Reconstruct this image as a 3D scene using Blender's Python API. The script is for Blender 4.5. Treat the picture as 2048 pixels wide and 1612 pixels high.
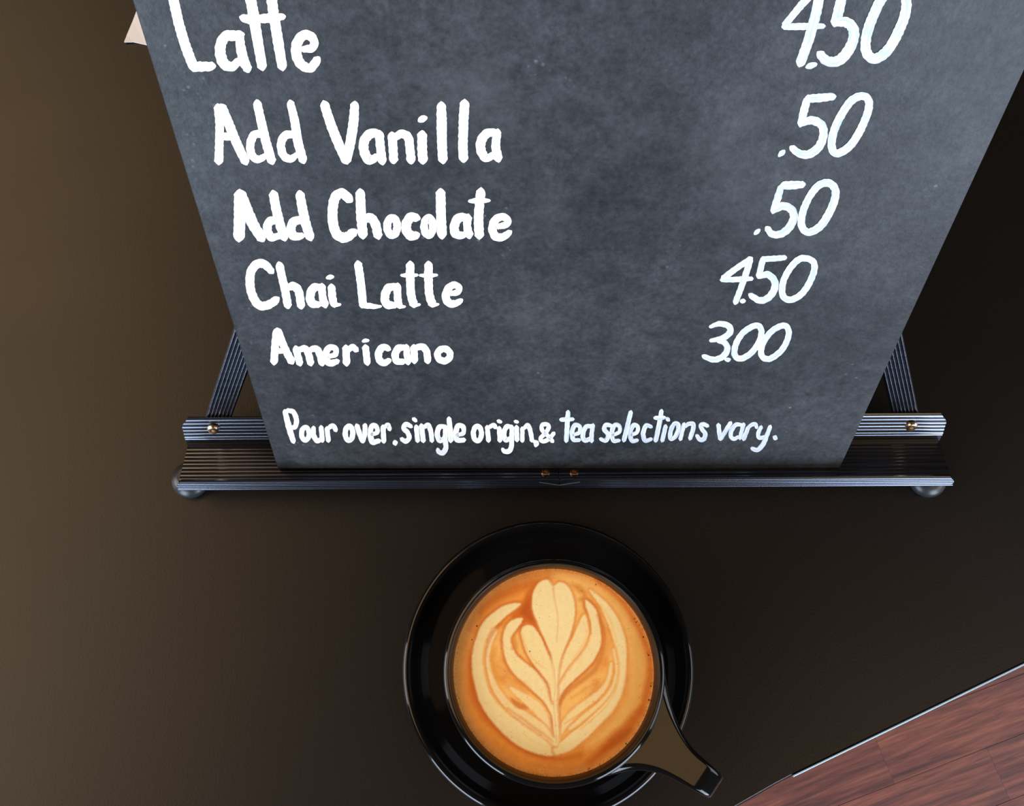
import bpy, bmesh, math, random
import numpy as np
from mathutils import Vector, Matrix
PI = math.pi
R = math.radians
for o in list(bpy.data.objects): bpy.data.objects.remove(o)
C = bpy.context.scene.collection
SC = bpy.context.scene

# ------------------------------------------------------------ camera
F = 1900.0                      # focal length in pixels of the 2048 px wide frame
CX, CY = 1024.0, 806.0
TAU = R(13.72)                  # camera pitched 13.7 degrees away from straight down
CAM = Vector((0, 0, 0.535))
cd = bpy.data.cameras.new('camera'); cam = bpy.data.objects.new('camera', cd); C.objects.link(cam)
cam.location = CAM; cam.rotation_euler = (TAU, 0, 0)
cd.sensor_fit = 'HORIZONTAL'; cd.sensor_width = 36; cd.lens = 36 * F / 2048
cd.clip_start = 0.01; cd.clip_end = 50
SC.camera = cam

# ------------------------------------------------------------ world, lamps, exposure
w = bpy.data.worlds.new('world'); SC.world = w; w.use_nodes = True
wb = w.node_tree.nodes['Background']
wb.inputs[0].default_value = (1.0, 0.82, 0.66, 1); wb.inputs[1].default_value = 0.05
def area(name, loc, target, sx, sy, power, col):
    l = bpy.data.lights.new(name, 'AREA'); l.shape = 'RECTANGLE'; l.size = sx; l.size_y = sy
    l.energy = power; l.color = col
    o = bpy.data.objects.new(name, l); C.objects.link(o); o.location = loc
    o.rotation_euler = (Vector(target) - Vector(loc)).to_track_quat('-Z', 'Y').to_euler()
    return o
area('window_light', (-1.50, -2.00, 0.40), (0, 0.1, 0.30), 1.15, 1.9, 86, (0.69, 0.83, 1.0))
area('window_light', (1.50, -2.00, 0.40), (0, 0.1, 0.30), 1.15, 1.9, 80, (0.70, 0.82, 1.0))
area('window_light', (-2.3, -0.20, 0.95), (0, 0.0, 0.7), 1.0, 1.5, 32, (0.92, 0.95, 1.0))
area('window_light', (2.2, -0.50, 0.95), (0, 0.0, 0.7), 1.5, 1.4, 24, (0.94, 0.95, 1.0))
area('ceiling_lamp', (-1.80, 0.75, 2.2), (-0.7, 0.75, 0), 3.4, 1.4, 48, (1.0, 0.64, 0.34))
area('ceiling_lamp', (1.25, -0.75, 2.2), (0.2, 0.0, 0), 0.9, 0.9, 5.0, (1.0, 0.60, 0.26))
SC.view_settings.view_transform = 'Standard'; SC.view_settings.look = 'None'
SC.view_settings.gamma = 1.0; SC.view_settings.use_curve_mapping = False
SC.view_settings.exposure = 0.0

# ------------------------------------------------------------ helpers
RX = Matrix.Rotation(TAU, 3, 'X')
def ray(px, py): return (RX @ Vector(((px - CX) / F, -(py - CY) / F, -1.0)))
def onplane(px, py, p0, n):
    d = ray(px, py); t = (p0 - CAM).dot(n) / d.dot(n); return CAM + d * t
def P(px, py, h=0.0): return onplane(px, py, Vector((0, 0, h)), Vector((0, 0, 1)))
def proj(p):
    q = RX.transposed() @ (Vector(p) - CAM); return (CX + F * q.x / -q.z, CY - F * q.y / -q.z)

def srgb(r, g, b):
    f = lambda c: (c / 255 / 12.92) if c / 255 <= .04045 else ((c / 255 + .055) / 1.055) ** 2.4
    return (f(r), f(g), f(b), 1)

def mat(name, col=(.5, .5, .5, 1), rough=.5, metal=0.0, spec=.5):
    m = bpy.data.materials.new(name); m.use_nodes = True
    nt = m.node_tree; b = nt.nodes['Principled BSDF']
    b.inputs['Base Color'].default_value = col; b.inputs['Roughness'].default_value = rough
    b.inputs['Metallic'].default_value = metal; b.inputs['Specular IOR Level'].default_value = spec
    return m, nt, b
def node(nt, t, **k):
    n = nt.nodes.new(t)
    for a, v in k.items():
        if a in n.inputs: n.inputs[a].default_value = v
        else: setattr(n, a, v)
    return n
def noise(nt, scale, detail=4, rough=.6, vec=None):
    n = node(nt, 'ShaderNodeTexNoise'); n.inputs['Scale'].default_value = scale
    n.inputs['Detail'].default_value = detail; n.inputs['Roughness'].default_value = rough
    if vec is not None: nt.links.new(vec, n.inputs['Vector'])
    return n
def ramp(nt, fac, stops):
    r = nt.nodes.new('ShaderNodeValToRGB'); e = r.color_ramp.elements
    while len(e) < len(stops): e.new(0.5)
    for q, (p, c) in zip(e, stops): q.position = p; q.color = c if len(c) == 4 else (*c, 1)
    nt.links.new(fac, r.inputs[0]); return r
def mix(nt, a, b, fac, mode='MIX'):
    m = nt.nodes.new('ShaderNodeMix'); m.data_type = 'RGBA'; m.blend_type = mode
    for s, v in ((m.inputs[0], fac), (m.inputs[6], a), (m.inputs[7], b)):
        if hasattr(v, 'links'): nt.links.new(v, s)
        else: s.default_value = v
    return m.outputs[2]
def bump(nt, b, h, strength, dist):
    n = nt.nodes.new('ShaderNodeBump'); n.inputs['Strength'].default_value = strength
    n.inputs['Distance'].default_value = dist; nt.links.new(h, n.inputs['Height'])
    nt.links.new(n.outputs[0], b.inputs['Normal'])
def objco(nt, scale=(1, 1, 1), rot=(0, 0, 0), src='Object'):
    t = nt.nodes.new('ShaderNodeTexCoord'); m = nt.nodes.new('ShaderNodeMapping')
    m.inputs['Scale'].default_value = scale; m.inputs['Rotation'].default_value = rot
    nt.links.new(t.outputs[src], m.inputs[0]); return m.outputs[0]

def link(name, me, m=None, parent=None, smooth=None):
    o = bpy.data.objects.new(name, me); C.objects.link(o)
    if m: me.materials.append(m)
    if parent: o.parent = parent
    if smooth is not None:
        me.shade_smooth(); me.set_sharp_from_angle(angle=R(smooth))
    return o
def obj(name, bm, m=None, parent=None, smooth=None):
    bmesh.ops.recalc_face_normals(bm, faces=bm.faces)
    me = bpy.data.meshes.new(name); bm.to_mesh(me); bm.free()
    return link(name, me, m, parent, smooth)
def tag(o, label, cat, group=None, kind=None):
    o['label'] = label; o['category'] = cat
    if group: o['group'] = group
    if kind: o['kind'] = kind
    return o
def empty(name, loc=(0, 0, 0)):
    o = bpy.data.objects.new(name, None); C.objects.link(o); o.location = loc; return o
def under(parent, *objs):
    """parent keeps its place; children built in world coordinates are shifted to suit"""
    inv = Matrix.Translation(-parent.location)
    for o in objs:
        o.parent = parent; o.data.transform(inv)
def lathe(bm, prof, c, seg=128, close=False):
    rings = []
    for r, z in prof:
        if r < 1e-6: rings.append([bm.verts.new((c[0], c[1], c[2] + z))])
        else: rings.append([bm.verts.new((c[0] + r * math.cos(2 * PI * k / seg), c[1] + r * math.sin(2 * PI * k / seg), c[2] + z)) for k in range(seg)])
    pairs = list(zip(rings, rings[1:])) + ([(rings[-1], rings[0])] if close else [])
    for a, b in pairs:
        for k in range(seg):
            j = (k + 1) % seg
            q = [a[k % len(a)], a[j % len(a)], b[j % len(b)], b[k % len(b)]]
            u = []
            for v in q:
                if v not in u: u.append(v)
            if len(u) > 2: bm.faces.new(u)
def catmull(pts, n=8, closed=False):
    pts = [tuple(map(float, p)) for p in pts]
    if len(pts) < 3: 
        a, b = pts[0], pts[-1]; return [tuple(a[i] + (b[i] - a[i]) * t / n for i in range(len(a))) for t in range(n + 1)]
    ext = [pts[-1]] + pts + [pts[0], pts[1]] if closed else [tuple(2 * a - b for a, b in zip(pts[0], pts[1]))] + pts + [tuple(2 * a - b for a, b in zip(pts[-1], pts[-2]))]
    out = []
    for i in range(len(ext) - 3):
        p0, p1, p2, p3 = ext[i:i + 4]
        for k in range(n):
            t = k / n
            out.append(tuple(.5 * (2 * b + (c - a) * t + (2 * a - 5 * b + 4 * c - d) * t * t + (3 * b - a - 3 * c + d) * t ** 3) for a, b, c, d in zip(p0, p1, p2, p3)))
    if not closed: out.append(pts[-1])
    return out
def extrude(bm, prof, A, B, ax, ay, capA=0.0):
    """closed 2-D profile swept from A to B; ax, ay its axes"""
    v = [[bm.verts.new(Q + ax * x + ay * y) for x, y in prof] for Q in (A, B)]
    n = len(prof)
    for k in range(n): bm.faces.new((v[0][k], v[0][(k + 1) % n], v[1][(k + 1) % n], v[1][k]))
    for s in (v[0], v[1]): bm.faces.new(s)

# ------------------------------------------------------------ materials
# black-brown laminate of the table
M_table, nt, b = mat('table_laminate', rough=.42, spec=.5)
co = objco(nt)
n1 = noise(nt, 900, 3, .6, co); n2 = noise(nt, 6, 3, .5, co)
base = ramp(nt, n1.outputs[0], [(.30, srgb(13, 10, 9)), (.72, srgb(23, 18, 15))]).outputs[0]
vor = node(nt, 'ShaderNodeTexVoronoi'); vor.inputs['Scale'].default_value = 26; nt.links.new(co, vor.inputs['Vector'])
spk = ramp(nt, vor.outputs['Distance'], [(.016, (1, 1, 1)), (.026, (0, 0, 0))])
wn = nt.nodes.new('ShaderNodeSeparateColor'); nt.links.new(vor.outputs['Color'], wn.inputs[0])
sel = node(nt, 'ShaderNodeMath', operation='GREATER_THAN'); sel.inputs[1].default_value = .8; nt.links.new(wn.outputs[0], sel.inputs[0])
mm = node(nt, 'ShaderNodeMath', operation='MULTIPLY'); nt.links.new(sel.outputs[0], mm.inputs[0]); nt.links.new(spk.outputs[0], mm.inputs[1])
nt.links.new(mix(nt, base, srgb(120, 112, 100), mm.outputs[0]), b.inputs['Base Color'])
b.inputs['Specular IOR Level'].default_value = .42
rr = ramp(nt, n2.outputs[0], [(.3, (.34,) * 3), (.7, (.40,) * 3)]); nt.links.new(rr.outputs[0], b.inputs['Roughness'])
bump(nt, b, n1.outputs[0], .12, .0004)
M_trim = mat('trim_metal', srgb(132, 152, 162), .35, .4)[0]
M_iron = mat('cast_iron', srgb(22, 22, 24), .5, .6)[0]

# chalkboard
M_board, nt, b = mat('chalkboard', rough=.38, spec=.2)
co = objco(nt)
n1 = noise(nt, 9, 6, .65, co); n2 = noise(nt, 420, 3, .7, co); n3 = noise(nt, 60, 4, .7, co)
base = ramp(nt, n1.outputs[0], [(.3, srgb(42, 44, 47)), (.7, srgb(61, 63, 66))]).outputs[0]
base = mix(nt, base, ramp(nt, n2.outputs[0], [(.3, (.25,) * 3), (.75, (.75,) * 3)]).outputs[0], .6, 'OVERLAY')
base = mix(nt, base, ramp(nt, noise(nt, 130, 5, .75, co).outputs[0], [(.32, (.30,) * 3), (.7, (.72,) * 3)]).outputs[0], .75, 'OVERLAY')
base = mix(nt, base, ramp(nt, noise(nt, 28, 4, .7, co).outputs[0], [(.35, (.38,) * 3), (.7, (.64,) * 3)]).outputs[0], .7, 'OVERLAY')
# chalk dust: small pale flecks gathered in patches
vor = node(nt, 'ShaderNodeTexVoronoi'); vor.inputs['Scale'].default_value = 330; nt.links.new(co, vor.inputs['Vector'])
dots = ramp(nt, vor.outputs['Distance'], [(.10, (1, 1, 1)), (.30, (0, 0, 0))])
patch = ramp(nt, noise(nt, 14, 4, .6, co).outputs[0], [(.52, (0, 0, 0)), (.70, (1, 1, 1))])
pick = ramp(nt, n3.outputs[0], [(.55, (0, 0, 0)), (.72, (1, 1, 1))])
a1 = node(nt, 'ShaderNodeMath', operation='MULTIPLY'); nt.links.new(dots.outputs[0], a1.inputs[0]); nt.links.new(patch.outputs[0], a1.inputs[1])
a2 = node(nt, 'ShaderNodeMath', operation='MULTIPLY'); nt.links.new(a1.outputs[0], a2.inputs[0]); nt.links.new(pick.outputs[0], a2.inputs[1])
base = mix(nt, base, srgb(150, 152, 152), a2.outputs[0])
smear = ramp(nt, noise(nt, 5, 7, .7, co).outputs[0], [(.5, (0, 0, 0)), (.8, (.5, .5, .5))])
base = mix(nt, base, srgb(100, 102, 104), smear.outputs[0])
nt.links.new(base, b.inputs['Base Color'])
bump(nt, b, n2.outputs[0], .25, .0004)

# white paint of the lettering: opaque middle, thinner bluish streaks
def paint(name, lo, hi, a, bb):
    m, nt, b = mat(name, rough=.5)
    at = nt.nodes.new('ShaderNodeAttribute'); at.attribute_name = 'stroke'
    mp = nt.nodes.new('ShaderNodeMapping'); mp.inputs['Scale'].default_value = (1.2, 4.5, 1); nt.links.new(at.outputs['Vector'], mp.inputs[0])
    n = noise(nt, 1.0, 3, .5, mp.outputs[0])
    r = ramp(nt, n.outputs[0], [(lo, a), (hi, bb)])
    nt.links.new(r.outputs[0], b.inputs['Base Color'])
    return m
M_paint = paint('white_paint', .30, .42, srgb(200, 208, 218), srgb(236, 236, 238))
M_thin = paint('thin_white_paint', .40, .62, srgb(176, 190, 206), srgb(232, 233, 236))

# black anodised aluminium, black rubber, brass
M_anod, nt, b = mat('black_anodised_aluminium', srgb(70, 72, 78), .23, 1.0)
n1 = noise(nt, 1.0, 3, .6, objco(nt, (6, 900, 900)))
nt.links.new(ramp(nt, n1.outputs[0], [(.3, srgb(72, 75, 84)), (.7, srgb(118, 122, 134))]).outputs[0], b.inputs['Base Color'])
M_rubber = mat('black_rubber', srgb(40, 42, 46), .35)[0]
M_brass = mat('brass', srgb(200, 150, 100), .22, 1.0)[0]
M_steel = mat('screw_steel', srgb(225, 205, 180), .22, 1.0)[0]
M_wood_b = mat('board_edge', srgb(120, 110, 105), .6)[0]
M_paper = mat('white_paper', srgb(252, 252, 252), .6)[0]
# black glaze
M_glaze, nt, b = mat('black_glaze', srgb(12, 11, 11), .08, 0, .42)
b.inputs['IOR'].default_value = 1.45

# ------------------------------------------------------------ floor: wood-look planks far below the table
FZ = -0.74
bm = bmesh.new()
vs = [bm.verts.new((x, y, FZ - .012)) for x, y in ((-2.6, -2.6), (2.6, -2.6), (2.6, 2.6), (-2.6, 2.6))]
lo = [bm.verts.new(v.co + Vector((0, 0, -.03))) for v in vs]
bm.faces.new(vs); bm.faces.new(lo[::-1])
for k in range(4): bm.faces.new((vs[k], lo[k], lo[(k + 1) % 4], vs[(k + 1) % 4]))
floor = obj('floor', bm, mat('subfloor', srgb(62, 38, 36), .8)[0]); floor['kind'] = 'structure'
def woodmat(k):
    m, nt, b = mat('plank_wood', rough=.42)
    # grain runs along x
    info = nt.nodes.new('ShaderNodeObjectInfo')
    t = nt.nodes.new('ShaderNodeTexCoord'); add = node(nt, 'ShaderNodeVectorMath', operation='ADD')
    sc = node(nt, 'ShaderNodeVectorMath', operation='SCALE'); sc.inputs['Scale'].default_value = 7.0
    nt.links.new(info.outputs['Location'], sc.inputs[0]); nt.links.new(t.outputs['Object'], add.inputs[0]); nt.links.new(sc.outputs[0], add.inputs[1])
    mp = nt.nodes.new('ShaderNodeMapping'); mp.inputs['Scale'].default_value = (6, 85, 1); nt.links.new(add.outputs[0], mp.inputs[0])
    mp2 = nt.nodes.new('ShaderNodeMapping'); mp2.inputs['Scale'].default_value = (22, 260, 1); nt.links.new(add.outputs[0], mp2.inputs[0])
    n1 = noise(nt, 1, 6, .65, mp.outputs[0]); n1.inputs['Distortion'].default_value = .6
    n2 = noise(nt, 1, 4, .6, mp2.outputs[0])
    c = ramp(nt, n1.outputs[0], [(.25, srgb(60, 34, 38)), (.42, srgb(98, 54, 50)), (.58, srgb(130, 74, 60)), (.78, srgb(165, 104, 80))]).outputs[0]
    c = mix(nt, c, ramp(nt, n2.outputs[0], [(.3, (.30,) * 3), (.7, (.66,) * 3)]).outputs[0], .7, 'OVERLAY')
    tint = [(1, 1, 1, 1), (.86, .84, .90, 1), (1.06, 1.04, 1.0, 1)][k]
    nt.links.new(mix(nt, c, tint, 1.0, 'MULTIPLY'), b.inputs['Base Color'])
    bump(nt, b, n2.outputs[0], .3, .0006)
    return m
WM = [woodmat(k) for k in range(3)]
PL, PW = .62, .066
def plank_mesh(k):
    bm = bmesh.new(); bmesh.ops.create_cube(bm, size=1)
    for v in bm.verts: v.co = Vector((v.co.x * (PL - .0003), v.co.y * (PW - .0004), v.co.z * .010))
    bmesh.ops.bevel(bm, geom=[e for e in bm.edges if all(v.co.z > 0 for v in e.verts)], offset=.00015, segments=1, affect='EDGES')
    me = bpy.data.meshes.new('plank'); bm.to_mesh(me); bm.free(); me.materials.append(WM[k]); return me
PM = [plank_mesh(k) for k in range(3)]
rnd = random.Random(4)
GA = R(19.5); org = P(1776, 1536, FZ)
ex, ey = Vector((math.cos(GA), math.sin(GA), 0)), Vector((-math.sin(GA), math.cos(GA), 0))
cnt = 0
for j in range(-19, 20):
    off = 0 if j == 0 else rnd.uniform(0, PL)
    for i in range(-3, 4):
        c = org + ex * (i * PL + off + PL / 2) + ey * (j * PW + .2 * PW)
        if abs(c.x) > 1.3 or abs(c.y) > 1.1 or cnt >= 280: continue
        o = bpy.data.objects.new('plank', PM[rnd.choice((0, 0, 1, 2)) if not (j == 0) else (2 if i == 0 else 1)]); C.objects.link(o)
        o.parent = floor; o.location = (c.x, c.y, FZ - .005 - .0003 * rnd.random()); o.rotation_euler = (0, 0, GA)
        cnt += 1

# ------------------------------------------------------------ table
table = empty('table', (-.1, .1, FZ))
k0, k1 = P(1573, 1558), P(2048, 1328)
d2 = (k1 - k0).normalized(); m0 = P(1482, 1610); d1 = (k0 - m0).normalized()
out = [(-.95, -.36), (k0 - d1 * .40), k0 - d1 * .02, k0 - d1 * .006 + d2 * 0, k0 + d2 * .006, k0 + d2 * .02, k0 + d2 * .85, Vector((.80, .95)), Vector((-.95, .95))]
out = [Vector((p[0], p[1])) for p in out]
out[0] = Vector((-.95, out[1].y - .02))
bm = bmesh.new()
top = [bm.verts.new((p.x, p.y, 0)) for p in out]; bot = [bm.verts.new((p.x, p.y, -.030)) for p in out]
bm.faces.new(top); bm.faces.new(bot[::-1])
for k in range(len(out)): bm.faces.new((top[k], bot[k], bot[(k + 1) % len(out)], top[(k + 1) % len(out)]))
bmesh.ops.recalc_face_normals(bm, faces=bm.faces)
bmesh.ops.bevel(bm, geom=[e for e in bm.edges if all(v.co.z > -.001 for v in e.verts)], offset=.0012, segments=3, affect='EDGES')
tt = obj('tabletop', bm, M_table, None, 50); under(table, tt)
# slim pale metal strip let into the edge
bm = bmesh.new()
nn = Vector((d2.y, -d2.x, 0))
prof = [(-.0002, -.026), (.0009, -.026)] + [(.0009 - .0008 * (1 - math.cos(a)), -.0009 + .0008 * math.sin(a)) for a in (0, PI / 8, PI / 4, 3 * PI / 8, PI / 2)] + [(-.0002, 0.0000)]
extrude(bm, prof, k0 + d2 * .004, k0 + d2 * .845, nn, Vector((0, 0, 1)))
tr = obj('edge_trim', bm, M_trim, None, 40); under(table, tr); tr['label'] = 'thin pale metal edge strip'
bm = bmesh.new()
lathe(bm, [(0, .0), (.26, .0), (.26, .012), (.10, .03), (.04, .05), (.04, .69), (.13, .70), (.13, .7095), (0, .7095)], (-.1, .25, FZ), 48)
lg = obj('pedestal', bm, M_iron, None, 40); under(table, lg)
tag(table, 'dark brown smooth cafe table with a thin pale metal edge over the wooden floor', 'table')

# ------------------------------------------------------------ easel
YAW = R(.35); LT = R(24)
ea = Vector((math.cos(YAW), math.sin(YAW), 0))
eh = Vector((-math.sin(YAW), math.cos(YAW), 0))          # horizontal, away from the viewer
def frame(L): return (eh * math.sin(L) + Vector((0, 0, math.cos(L))), -eh * math.cos(L) + Vector((0, 0, math.sin(L))))
eu, en = frame(LT)
O = P(1130, 977, .021)
W = 0.0
pl = onplane(355, 979, O, en); pr = onplane(1905, 972, O, en)
xl, xr = (pl - O).dot(ea), (pr - O).dot(ea)
xh = (onplane(1119, 965, O, en) - O).dot(ea)
easel = empty('display_easel', (O.x, O.y, 0))
def T(x, a, b): return O + ea * x + en * a + eu * b
def ribs(p, q, n, depth, nrm, start=.0):
    """points from p to q with n rounded ridges standing out along nrm"""
    pts = []
    for i in range(n):
        for t, h in ((.0, -1), (.12, -.45), (.3, .1), (.5, .28), (.7, .1), (.88, -.45)):
            s = (i + t) / n
            pts.append((p[0] + (q[0] - p[0]) * s + nrm[0] * depth * h, p[1] + (q[1] - p[1]) * s + nrm[1] * depth * h))
    return pts
# profile (a: towards viewer, b: up the board)
SH, LIP, BP, BH, TH = .0022, .0056, -.0288, .0205, .0022
prof = [(-.0004, 0)]
prof = ribs((0, .0002), (-.0018, LIP), 5, .00012, (.95, .3)) + [(-.0025, LIP + .0005), (-.0038, LIP)]
prof += [(-TH, SH)] + ribs((-TH - .001, SH), (BP + .001, SH), 10, .00012, (0, 1)) + [(BP, SH)]
prof += [(BP, .0075)] + ribs((BP, .008), (BP - .0045, BH), 6, .00022, (.96, .28)) + [(BP - .0053, BH + .0005), (BP - .0062, BH), (BP - TH, .0075), (BP - TH, -.0003), (-.0006, -.0003)]
rails = []
for x0, x1, s in ((xl, xh - .00025, 1), (xh + .00025, xr, -1)):
    bm = bmesh.new(); n = len(prof)
    # the outer end is cut square with small chamfers on its free corners
    def xend(a, b, outer):
        x = x0 if outer == (s == 1) else x1
        if not outer: return x
        c = 0
        if a > -.0062 and b > .001 and a > BP + .01:
            c = max(0, b - (LIP - .0022)) + max(0, .0022 - b)
        if a < BP + .0006 and b > BH - .004: c = (b - (BH - .004)) * .9
        return x + s * c
    loops = []
    for outer in (s == 1, s != 1):
        loops.append([bm.verts.new(T(xend(a, b, outer), a, b)) for a, b in prof])
    for k in range(n): bm.faces.new((loops[0][k], loops[0][(k + 1) % n], loops[1][(k + 1) % n], loops[1][k]))
    for l in loops: bm.faces.new(l)
    r_ = obj('tray_rail', bm, M_anod, None, 25); rails.append(r_)
under(easel, *rails)
def disc(center, nrm, rad, h, seg=24, recess=.35):
    """domed screw head with a recessed socket"""
    bm = bmesh.new(); q = nrm.to_track_quat('Z', 'Y').to_matrix()
    lathe(bm, [(0, -.0004), (rad, -.0004), (rad, h * .35), (rad * .85, h * .8), (rad * .55, h), (rad * recess, h * .95), (rad * recess * .8, h * .25), (0, h * .2)], (0, 0, 0), seg)
    for v in bm.verts: v.co = q @ v.co + center
    return bm
def ont(px, py, a):  # point on the tray plane at offset a along en
    return onplane(px, py, O + en * a, en)
for px, py in ((427, 857), (1822, 851)):
    o = obj('screw', disc(ont(px, py, BP - .0024) + en * .0002, en, .0034, .0018), M_steel, None, 30); under(easel, o)
for px, py in ((1091, 946), (1148, 946)):
    o = obj('rivet', disc(onplane(px, py, T(0, 0, SH), eu), eu, .0024, .0012), M_brass, None, 30); under(easel, o)
    o['label'] = 'small brass rivet'
# folding seam: fine scored chevron on the lip
bm = bmesh.new()
for s in (-1, 1):
    A = T(xh + s * .011, -.0002, LIP + .0006); B = T(xh, .0003, .0035)
    dd = (B - A).normalized(); sd = dd.cross(en).normalized() * .00012
    vv = [bm.verts.new(q) for q in (A + sd + en * .0003, A - sd + en * .0003, B - sd, B + sd)]
    vb = [bm.verts.new(v.co - en * .0004) for v in vv]
    bm.faces.new(vv); bm.faces.new(vb[::-1])
    for k in range(4): bm.faces.new((vv[k], vb[k], vb[(k + 1) % 4], vv[(k + 1) % 4]))
o = obj('hinge_seam', bm, mat('seam', srgb(120, 118, 112), .4, .8)[0]); under(easel, o)
# rubber feet under the tray ends
for px, py in ((379, 958), (1858, 956)):
    c = P(px, py, .006)
    bm = bmesh.new()
    lathe(bm, [(0, 0), (.0080, 0), (.0100, .0015), (.0108, .0040), (.0095, .0075), (.006, .0095), (0, .0100)], (c.x, c.y, 0), 32)
    # stem up into the shelf
    top_ = c + Vector((0, 0, .010))
    bmesh.ops.create_cone(bm, cap_ends=True, segments=16, radius1=.004, radius2=.004, depth=.010, matrix=Matrix.Translation((c.x, c.y, .0105)))
    o = obj('rubber_foot', bm, M_rubber, None, 40); under(easel, o)
# front legs: ribbed flat bars rising behind the back plate and leaning together
LW, LD = .0066, .0090
def barprof(wd, dp, n=7):
    p = ribs((-wd, 0), (wd, 0), n, .0005, (0, 1))
    return p + [(wd, -.0006), (wd, -dp), (-wd, -dp), (-wd, -.0006)]
apex = None
LB = BP - .0064
def legline(pa, pb): 
    A, B = ont(*pa, LB), ont(*pb, LB); return A, (B - A).normalized()
A1, D1 = legline((436, 838), (494, 668)); A2, D2 = legline((1813, 836), (1776, 668))
la = [(A1 - O).dot(ea), (D1.dot(ea) / D1.dot(eu))]; lb = [(A2 - O).dot(ea), (D2.dot(ea) / D2.dot(eu))]
b1 = (A1 - O).dot(eu); b2 = (A2 - O).dot(eu)
hh = .36
for A, D in ((A1, D1), (A2, D2)):
    bm = bmesh.new(); st = A - D * .014; side = D.cross(en).normalized()
    tl = hh / D.dot(eu)
    extrude(bm, barprof(LW, LD), st, A + D * tl, side, en)
    o = obj('front_leg', bm, M_anod, None, 25); under(easel, o)
# head block and rear leg (behind the board)
e1, e2 = A1 + D1 * (hh / D1.dot(eu)), A2 + D2 * (hh / D2.dot(eu))
bm = bmesh.new(); hb = (e1 + e2) / 2
wd = (e2 - e1).length / 2 + .010
_d = (RX @ Vector((-18, -1584, -1900))).normalized(); _r = Vector((1, .0055, 0)); _r = (_r - _d * _r.dot(_d)).normalized(); _n = _r.cross(-_d).normalized()
_b = onplane(1117, 938, T(0, 0, SH), eu) - _n * .0047           # back face of the board
gap = min((_b - (hb + eu * e)).dot(_n) / en.dot(_n) for e in (-.010, .016)) - .0004
print('board rests on head block, reach', gap)
extrude(bm, [(-.010, -.012), (.014, -.012), (.016, -.010), (.016, gap - .0008), (.014, gap), (-.010, gap)], hb - ea * wd, hb + ea * wd, eu, en)
o = obj('head_block', bm, M_anod, None, 30); under(easel, o)
foot = Vector((hb.x, hb.y, 0)) + eh * .085; foot.z = .004
bm = bmesh.new(); hs = hb - en * .013; D = (foot - hs).normalized()
extrude(bm, barprof(LW, LD), hs, foot, ea, ea.cross(D).normalized() * -1)
o = obj('rear_leg', bm, M_anod, None, 25); under(easel, o)
bm = bmesh.new(); lathe(bm, [(0, 0), (.009, 0), (.010, .002), (.009, .008), (0, .010)], (foot.x, foot.y, 0), 24)
o = obj('rubber_foot', bm, M_rubber, None, 40); under(easel, o)
tag(easel, 'black ribbed metal tabletop easel with a front tray under the menu board', 'easel')

# ------------------------------------------------------------ menu board
db = (RX @ Vector((-18, -1584, -1900))).normalized()      # down the board
rb = Vector((1, .0055, 0)); rb = (rb - db * rb.dot(db)).normalized()
ub = -db; nb = rb.cross(ub).normalized()
B0 = onplane(1117, 938, T(0, 0, SH), eu) + ub * .0003
def OB(px, py, h=0.0): return onplane(px, py, B0 + nb * h, nb)
tl_, bl_ = OB(265, 0), OB(555.6, 938); tr_, br_ = OB(2048, 146), OB(1686, 920)
def uv(p): q = p - B0; return q.dot(rb), q.dot(ub)
(x0, y0), (x1, y1) = uv(bl_), uv(tl_); bxl = (x0 + x1) / 2
(x2, y2), (x3, y3) = uv(br_), uv(tr_); bxr = (x2 + x3) / 2
print('board', x0, x1, x2, x3, 'lean', math.degrees(math.asin(nb.z)), 'y at top', y1, 'W easel', xr - xl)
def BD(x, y, h=0.0): return B0 + rb * x + ub * y + nb * h
BHT, BTH = .385, .0045
board = empty('menu_board', B0)
bm = bmesh.new()
c8 = [bm.verts.new(BD(x, y, h)) for h in (-BTH, 0) for x, y in ((bxl, 0), (bxr, 0), (bxr, BHT), (bxl, BHT))]
for f in ((3, 2, 1, 0), (4, 5, 6, 7), (0, 1, 5, 4), (1, 2, 6, 5), (2, 3, 7, 6), (3, 0, 4, 7)): bm.faces.new([c8[i] for i in f])
bmesh.ops.bevel(bm, geom=bm.edges[:], offset=.0004, segments=2, affect='EDGES')
me = None
slab = obj('slate_panel', bm, M_board, None, 40); slab.data.materials.append(M_wood_b)
for f in slab.data.polygons:
    if abs(f.normal.dot(nb)) < .7: f.material_index = 1
under(board, slab)
# give the panel axes of its own so its texture lies in its plane
print('top clearance from legs', (BD(0, .36) - O).dot(en) - LB)
tag(board, 'dark grey chalkboard menu with white hand-painted coffee names and prices on the easel', 'sign')

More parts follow.
